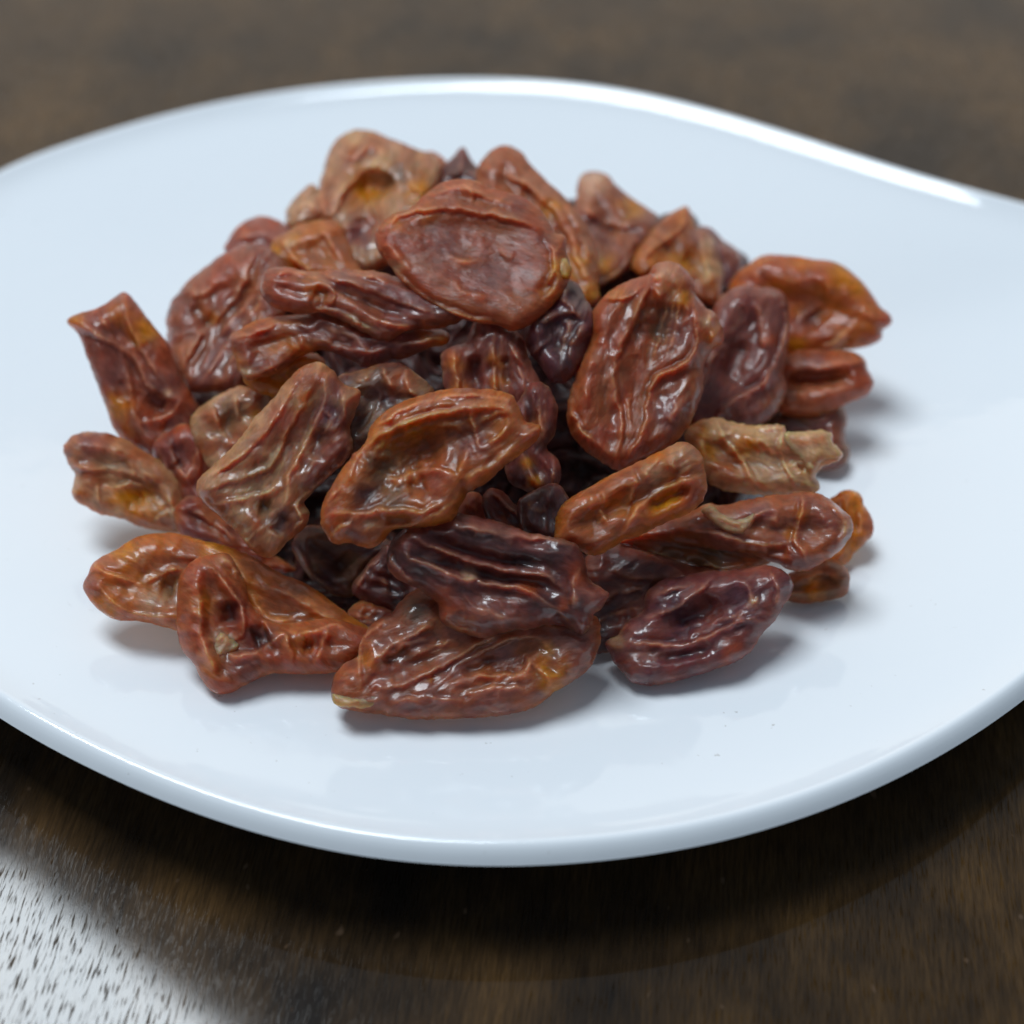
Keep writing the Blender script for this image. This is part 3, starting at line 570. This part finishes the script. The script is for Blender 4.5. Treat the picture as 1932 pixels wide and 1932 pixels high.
R('large glossy raisin with a hollow wet looking centre at the middle front', 'E',
  [(268,870),(270,830),(300,720),(370,600),(450,480),(540,390),(562,310),(640,222),(780,148),(950,95),(1150,76),(1300,88),(1400,118),(1440,200),(1480,270),(1560,300),(1535,380),(1450,450),(1350,530),(1250,620),(1130,695),(1080,780),(1050,850),(930,885),(800,892),(680,912),(640,962),(560,1012),(440,985),(340,985),(300,930)],
  ('brown','orange'), [(14,6,[(575,330),(700,230),(850,165),(1000,130),(1200,120),(1340,140)]),(-14,6,[(600,350),(750,270),(900,215),(1100,180)]),(20,10,[(420,640),(470,500),(560,400),(700,310),(900,235),(1100,205),(1280,190),(1370,210),(1400,320)]),(-30,34,[(560,640),(680,520),(850,420),(1000,400)]),(-14,16,[(780,660),(900,640)]),
   (15,7,[(275,830),(380,800),(500,810),(620,790),(760,780),(860,800),(980,740)]),(12,7,[(570,880),(700,895),(850,860),(980,800),(1080,700)]),(12,5,[(1145,200),(1165,300),(1190,380),(1200,430)]),(10,5,[(1190,300),(1260,240),(1360,230),(1350,320),(1280,380),(1200,430)]),(11,6,[(640,580),(720,610),(820,570),(950,545),(1060,590),(1120,600)]),(14,8,[(1130,690),(1150,600),(1250,540),(1380,440),(1500,330)]),
   (11,5,[(320,960),(380,900),(470,850)]),(-13,8,[(650,850),(800,840)]),(9,5,[(950,300),(1060,300),(1110,340)]),(9,6,[(1130,430),(1100,520),(1080,580)]),(10,7,[(310,760),(400,620)])],
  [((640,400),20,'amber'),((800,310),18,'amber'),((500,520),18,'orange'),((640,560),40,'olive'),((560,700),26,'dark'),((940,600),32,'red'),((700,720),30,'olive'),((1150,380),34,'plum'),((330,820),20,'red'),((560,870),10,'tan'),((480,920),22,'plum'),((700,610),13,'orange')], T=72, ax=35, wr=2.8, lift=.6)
R('large cupped raisin with a smooth disc shaped face at the top of the pile', 'B',
  [(293,710),(325,645),(400,590),(500,555),(560,500),(640,435),(700,400),(800,383),(900,398),(960,435),(1060,460),(1160,490),(1260,560),(1320,640),(1350,700),(1412,720),(1415,800),(1442,900),(1430,980),(1380,1075),(1300,1160),(1200,1240),(1100,1275),(1040,1245),(900,1222),(750,1180),(600,1105),(470,1000),(380,885),(310,790)],
  ('brown','red'), [(15,7,[(310,700),(420,610),(560,568),(750,558),(900,578),(1050,605),(1200,645),(1300,690)]),(17,7,[(305,730),(345,840),(420,940),(540,1050),(700,1140),(880,1205),(1040,1225)]),(-9,20,[(450,700),(800,660),(1150,740)]),(8,9,[(700,820),(820,860),(960,850)]),(7,8,[(1020,790),(1110,860)]),(8,8,[(740,980),(850,1060),(980,1080)]),
   (12,10,[(600,480),(800,440),(960,490),(1140,540)]),(8,6,[(860,400),(860,530)]),(11,5,[(1290,690),(1330,780),(1340,900),(1290,1020)]),(9,6,[(1400,740),(1350,840),(1370,960),(1280,1120)]),(8,10,[(360,740),(430,830),(500,930)]),(-10,10,[(1330,980),(1260,1050)])],
  [((600,600),18,'orange'),((420,640),16,'orange'),((1380,900),18,'amber'),((1330,1050),22,'orange'),((1410,930),7,'beige'),((1290,740),16,'plum'),((1120,540),22,'plum'),((420,900),13,'tan'),((700,760),40,'plum'),((960,940),46,'plum'),((1100,1140),34,'brown')], T=52, ax=-15, wr=1.1, lift=.8, jag=.8, sag=.3, gloss=.15)


# ---- geometry of one raisin
GS = 3.8
def prepare(r):
    nz = Noise(r['seed'])
    P = catmull(r['out'], True, 5.0)
    s = np.arange(len(P)) * .16
    tn = np.roll(P, -1, 0) - np.roll(P, 1, 0); tn = np.c_[tn[:, 1], -tn[:, 0]]; tn /= np.maximum(np.linalg.norm(tn, axis=1), 1e-6)[:, None]
    area2 = (P[:, 0] * np.roll(P[:, 1], -1) - np.roll(P[:, 0], -1) * P[:, 1]).sum()
    P = P + tn * (nz(s, s * 0 + 3.3) * r['jag'] + (.3 - np.abs(nz(s * 1.7, s * 0 + 8.3))) * r['jag'] * 2.2 + 2.2 * np.sign(area2))[:, None]
    A, B = P, np.roll(P, -1, 0)
    lo, hi = P.min(0), P.max(0)
    gx = np.arange(lo[0], hi[0], GS); gy = np.arange(lo[1], hi[1], GS * .87)
    X, Y = np.meshgrid(gx, gy); X = X + (np.arange(len(gy)) % 2)[:, None] * GS * .5
    rs = np.random.RandomState(r['seed'])
    Q = np.c_[X.ravel(), Y.ravel()] + rs.uniform(-.5, .5, (X.size, 2))
    Q = Q[inside(Q, P)]
    d, _, _ = seg_dist(Q, A, B)
    Q = Q[d > 4.2]
    # inset rings keep the edge round
    ring = []
    for off in (1.1, 2.9):
        I = (P + np.roll(P, -1, 0)) / 2 if off < 2 else P
        for sg in (-1,):
            c = I + tn * off * sg
            c2 = I - tn * off * sg
            ic = inside(c, P); c = np.where(ic[:, None], c, c2)
            dd, _, _ = seg_dist(c, A, B)
            ring.append(c[(dd > off * .7) & inside(c, P)])
    Q = np.vstack([Q] + ring)
    n = len(P)
    allv = [Vector(p) for p in P] + [Vector(p) for p in Q]
    vo, _, fo, ov, _, _ = delaunay_2d_cdt(allv, [], [list(range(n))], 1, 1e-4)
    V = np.array([(v.x, v.y) for v in vo])
    d, _, _ = seg_dist(V, A, B)
    fo = np.array([f for f in fo if len(f) == 3])
    a_, b_, c_ = V[fo[:, 0]], V[fo[:, 1]], V[fo[:, 2]]
    fo = np.where((((b_ - a_)[:, 0] * (c_ - a_)[:, 1] - (b_ - a_)[:, 1] * (c_ - a_)[:, 0]) > 0)[:, None], fo[:, ::-1], fo)
    bnd = d < 1e-3
    d[bnd] = 0
    dm = d.max()
    T = (r['T'] or min(62, 18 + dm * .55)) * .70
    k = np.clip(d / min(dm * r['rr'], 36), 0, 1)
    prof = (1 - (1 - k)**2)**.75
    sg = np.clip((d / dm - .38) / .62, 0, 1); sg = sg * sg * (3 - 2 * sg)
    h = T * prof * r['dome'] * (1 - r['sag'] * sg)
    edge = np.clip(d / 7, 0, 1)
    c = P.mean(0)
    if r['ax'] is None:
        w_, E = np.linalg.eigh(np.cov((P - c).T)); ax = E[:, 1]
    else:
        a = math.radians(r['ax']); ax = np.array([math.cos(a), -math.sin(a)])
    u = (V - c) @ ax; v = (V - c) @ np.array([-ax[1], ax[0]])
    # wrinkles that follow the long axis, warped
    wu = nz(u / 70, v / 55) * 30; wv = nz(u / 60 + 9, v / 50 + 4) * 26
    n1 = nz((u + wu) / 95 + 5, (v + wv) / 24)
    rid = 1 - 2 * np.abs(n1)
    rid = np.sign(rid) * np.abs(rid)**1.3
    n2 = 1 - 2 * np.abs(nz((u + wu) / 45 + 2, (v + wv) / 13 + 7))
    n3 = nz(u / 34 + 1, v / 30 + 2)
    wr = r['wr']
    n4 = np.abs(nz((u + wu) / 60 + 31, (v + wv) / 42 + 17)); n5 = np.abs(nz((u - wv) / 30 + 51, (v + wu) / 20 + 37))
    hw = wr * (.42 * rid + .12 * n2 + .7 * n3 + 2.7 * (.35 - n4) + .35 * (.3 - n5))
    ridge_mask = np.clip((rid - .55) / .4, 0, 1) * .45
    hr = np.zeros(len(V)); rm = np.zeros(len(V)); pm = np.zeros(len(V))
    for amp, wd, pl in r['ridges']:
        pl = catmull(pl, False, 8.0)
        if len(pl) == 1:
            dd = np.linalg.norm(V - pl[0], axis=1); fade = 1
        else:
            Vw = V + np.c_[nz(V[:, 0] / 26 + amp, V[:, 1] / 26), nz(V[:, 0] / 26 + 40, V[:, 1] / 26 + amp)] * (4.5 if amp > 0 else 2)
            dd, i, t = seg_dist(Vw, pl[:-1], pl[1:])
            q = (i + t) / (len(pl) - 1)
            fade = np.clip(np.minimum(q, 1 - q) / .2, 0, 1) * .85 + .15
            if amp > 0: fade = fade * np.clip(.78 + .9 * nz(q * 3.1 + amp, q * 0 + wd), .45, 1.15)
            dd = dd + nz(V[:, 0] / 14, V[:, 1] / 14) * wd * .22
            dd = np.abs(dd)
            sd = (pl[1:] - pl[:-1])[i]; rel = V - pl[:-1][i]
            side = np.sign(sd[:, 0] * rel[:, 1] - sd[:, 1] * rel[:, 0])
            mi = len(pl) // 2; m0 = pl[mi]; mt = pl[min(mi + 1, len(pl) - 1)] - pl[max(mi - 1, 0)]
            cs = np.sign(mt[0] * (c[1] - m0[1]) - mt[1] * (c[0] - m0[0])) or 1
            if amp > 0 and wd < 15: dd = dd * np.where(side == cs, 1.55, .62)
        if amp > 0:
            g = np.exp(-(dd / (wd * .72))**1.15) * fade
            hr += amp * .95 * g
            rm = np.maximum(rm, np.exp(-(dd / (wd * .5))**2) * fade * min(1, amp / 16 + .25) * (1.0 if wd < 15 else .35))
            # a shallow groove each side
            hr -= amp * .2 * np.exp(-((dd - wd * 1.9) / (wd * .8))**2) * fade
        else:
            g = np.exp(-(dd / wd)**2.2) * fade
            hr += amp * g
            pm = np.maximum(pm, g * .6)
    hw = hw * (1 - .4 * pm)
    hf = h + (hw + hr) * edge
    hf = np.maximum(hf, np.minimum(d * .8, 6) - 26 * pm * edge)
    hf[bnd] = 0
    hb = (T * .62 * prof + hw * .6 * edge); hb[bnd] = 0
    hb = np.maximum(hb, -hf + 3); hb[bnd] = 0
    # colour
    main = np.array(COL[r['cols'][0]]); sec = np.array(COL[r['cols'][1]])
    mixv = np.clip(.5 + 1.1 * nz(u / 60 + 3, v / 38 + 8), 0, 1)[:, None]
    col = main * (1 - mixv) + sec * mixv
    thin = np.exp(-d / 11)[:, None] * (0.1 if r['group'] else .3)  # amber glow of light through thin edges, painted into the skin colour
    col = col * (1 - thin) + (col * np.array([1.7, 1.5, .95])) * thin
    for cc, rad, cn in r['spots']:
        dd = np.linalg.norm(V - cc, axis=1) + nz(V[:, 0] / 22, V[:, 1] / 22) * rad * .5
        g = np.exp(-np.clip(dd / rad, 0, 9)**2.5)[:, None]
        col = col * (1 - g) + np.array(COL[cn]) * g
    pal = np.array(COL['pale']) * .62 + col * 1.15
    g = np.clip(rm * .62 + ridge_mask * .2, 0, .7)[:, None] * np.clip(edge[:, None] + .2, 0, 1)
    col = col * (1 - g) + pal * g
    eg = (np.exp(-(d / 4.0)**2) * np.clip(.35 + 1.3 * nz(V[:, 0] / 30 + 9, V[:, 1] / 30 + 2), 0, 1) * (.15 if r['group'] else .5))[:, None]
    col = col * (1 - eg) + (np.array(COL['tan']) * .7 + col * .8) * eg
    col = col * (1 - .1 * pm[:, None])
    r.update(V=V, F=fo, hf=hf, hb=hb, bnd=bnd, col=col, c=c, uv=np.c_[u, v] / 100, T=T, prof=prof)

# ---- seat the raisins: depth along each line of sight, lower ones further in
CELL = 10
def seat(r):
    cx, cy = r['c']
    p, n = mound(cx, cy)
    if r['z'] is not None:
        p = at(cx, cy, FLOOR + r['z']); p[2] = max(p[2], plate_z(p[0], p[1]) + r['z'])
        p = at(cx, cy, p[2]); n = np.array([0, 0, 1.0])
    v = CAM - p; v /= np.linalg.norm(v)
    nn = n * (1 - r['tilt']) + v * r['tilt']; nn /= np.linalg.norm(nn)
    r['n'] = nn; r['v'] = v
    r['p0'] = p + v * (r['lift'] - (.25 if r['z'] is None else 0))
def mid_t(r, V):
    d = VD + np.outer((V[:, 0] - 966) / FPX, RIGHT) - np.outer((V[:, 1] - 966) / FPX, UPV)
    return ((r['p0'] - CAM) @ r['n']) / (d @ r['n']), d
def cells(r):
    k = np.floor(r['V'] / CELL).astype(int); t, _ = mid_t(r, r['V'])
    f = {}; b = {}
    s = 1 / FPX * 20
    for (i, j), a, hf, hb in zip(map(tuple, k), t, r['hf'], r['hb']):
        f.setdefault((i, j), []).append(a - hf * s); b.setdefault((i, j), []).append(a + hb * s)
    return {q: np.mean(x) for q, x in f.items()}, {q: np.mean(x) for q, x in b.items()}
import time
t0 = time.time()
for r in R_:
    prepare(r); seat(r)
    if r['z'] is not None:
        for _ in range(3):
            t, d = mid_t(r, r['V']); M = CAM + d * t[:, None]
            fl = max(.10, (r['z'] - .75) * .7)
            r['p0'] = r['p0'] - r['v'] * (((M[:, 2] - plate_z(M[:, 0], M[:, 1])).min() - fl) / r['v'][2])
    r['cf'], r['cb'] = cells(r)
# top-down: what lies beneath moves away from the eye until it clears; what stands on the plate stays
near = {}
GAP = .55
for r in reversed(R_):
    if r.get('z') is None:
        vio = [near[q][0] - (r['cf'][q]) for q in r['cf'] if q in near]
        if len(vio) > 3:
            s = float(np.clip(np.percentile(vio, 97 if r['group'] else 92), 0, 1.4 if r['group'] else 3.0)); s *= (1.0 if r['group'] else GAP + .35)
            r['p0'] = r['p0'] - r['v'] * s
            # never under the plate
            zf = plate_z(r['p0'][0], r['p0'][1]) + (-.1 if r['group'] else .35)
            if r['p0'][2] < zf:
                r['p0'] = r['p0'] + r['v'] * ((zf - r['p0'][2]) / r['v'][2])
            r['cf'], r['cb'] = cells(r)
    for q, b in r['cb'].items():
        if q in near: near[q] = (max(near[q][0], b),)
        else: near[q] = (b,)
# bottom-up: anything still cut by its underlying neighbour rises
top = {}
for r in R_:
    if r['group']: continue
    vio = [r['cb'][q] - .14 - top[q] for q in r['cf'] if q in top]
    vio2 = [r['cf'][q] + .08 - top[q] for q in r['cf'] if q in top]
    if len(vio) > 3:
        s = float(np.clip(max(np.percentile(vio, 55) * .6, np.percentile(vio2, 92)), 0, 1.4 if r['z'] is None else (.35 if r['z'] > 1.1 else .15)))
        if s > 0:
            r['p0'] = r['p0'] + r['v'] * s
            r['cf'], r['cb'] = cells(r)
    for q, f in r['cf'].items():
        top[q] = min(top.get(q, 1e9), f)
# pieces buried so deep that no line of sight reaches them are left out
keep = []
for r in R_:
    if r['group']:
        vis = [q for q, f in r['cf'].items() if f < top.get(q, 1e9)]
        vc = np.mean(vis or [(0, 0)], axis=0) * CELL
        for (lx, ly), lb in DEEP_LABELS.items():
            if abs(r['c'][0] - lx) < 8 and abs(r['c'][1] - ly) < 8: r['label'] = lb
    keep.append(r)
R_ = keep

def build(r):
    V = r['V']; t, d = mid_t(r, V)
    M = CAM + d * t[:, None]
    s = t / FPX
    front_ = M + r['v'] * (r['hf'] * s)[:, None]
    back = M - r['v'] * (r['hb'] * s)[:, None]
    # resting on the plate: undersides flatten on the glaze
    for X in (front_, back):
        zf = plate_z(X[:, 0], X[:, 1]) + .012
        X[:, 2] = np.maximum(X[:, 2], zf)
    n = len(V)
    bi = -np.ones(n, int); nb = np.where(~r['bnd'])[0]; bi[nb] = n + np.arange(len(nb)); bi[r['bnd']] = np.where(r['bnd'])[0]
    W = np.vstack([front_, back[nb]])
    loc = W.mean(0)
    F = [tuple(f) for f in r['F']] + [tuple(int(bi[i]) for i in f[::-1]) for f in r['F'] if not all(r['bnd'][i] for i in f)]
    o = mesh_obj('raisin', (W - loc) * CM, F, SKIN)
    o.location = tuple(loc * CM)
    me = o.data
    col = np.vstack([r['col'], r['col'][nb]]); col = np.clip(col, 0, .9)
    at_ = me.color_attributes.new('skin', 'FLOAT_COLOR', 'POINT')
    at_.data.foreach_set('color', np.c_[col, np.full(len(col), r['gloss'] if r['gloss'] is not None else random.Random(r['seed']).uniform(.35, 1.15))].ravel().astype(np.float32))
    uv = np.vstack([r['uv'], r['uv'][nb] + 7])
    ul = me.uv_layers.new(name='UVMap')
    idx = np.zeros(len(me.loops), int); me.loops.foreach_get('vertex_index', idx)
    ul.data.foreach_set('uv', (uv[idx] + r['seed'] * 3.7).ravel().astype(np.float32))
    tag(o, r['label'], 'raisin', r['group'] or 'raisins heaped on the plate')
    return o
built = [(r, build(r)) for r in R_]

# small pieces of torn skin, flesh and stem scar that belong to single raisins
def bit(name, key, f, out, cols, T=14, wr=4, label=None):
    host, ho = next((r, o) for r, o in built if r['label'].startswith(key))
    q = dict(label=label, f=f, out=conv(f, out), cols=cols, ridges=[], spots=[], T=T, z=None, tilt=0, wr=wr, ax=None, seed=len(out) + 70,
             lift=0, rr=.8, group='raisins heaped on the plate', jag=2.2, dome=1, sag=.3, gloss=.2)
    prepare(q)
    near_ = np.linalg.norm(host['V'] - q['c'], axis=1) < 9
    q['n'], q['v'] = host['n'], host['v']
    q['p0'] = host['p0'] + host['v'] * (host['hf'][near_].mean() - 1.5) * 20 / FPX
    o = build(q); o.name = name
    for k in ('label', 'category', 'group'):
        if k in o: del o[k]
    if label: o['label'] = label
    o.parent = ho; o.location = o.location - ho.location
bit('torn_flesh', 'brown raisin with a pale torn seam', 'F', [(895,640),(950,622),(1010,680),(1080,708),(1150,700),(1200,665),(1180,730),(1130,778),(1060,765),(990,740),(930,690)], ('cream', 'tan'), label='pale cream torn flesh')
bit('torn_skin', 'pale straw coloured', 'F', [(1385,195),(1500,188),(1640,195),(1652,250),(1690,320),(1600,345),(1540,425),(1480,340),(1420,280)], ('cream', 'beige'), T=16, wr=6, label='ragged cream papery skin')
bit('stem_scar', 'large cupped raisin', 'B', [(1370,885),(1415,850),(1442,900),(1430,965),(1388,955)], ('beige', 'amber'), T=12)
bit('stem_scar', 'brown raisin with a bundle', 'E', [(338,1885),(370,1890),(480,1915),(600,1895),(560,1950),(420,1955),(352,1930)], ('tan', 'beige'), T=9)
bit('skin_flap', 'folded raisin with a triangular', 'D', [(978,1410),(1010,1372),(1060,1400),(1112,1450),(1060,1490),(990,1512),(968,1460)], ('tan', 'pale'), T=12)
print('raisins', len(R_), 'verts', sum(len(r['V']) for r in R_) * 2, 'in', round(time.time() - t0, 1), 's')
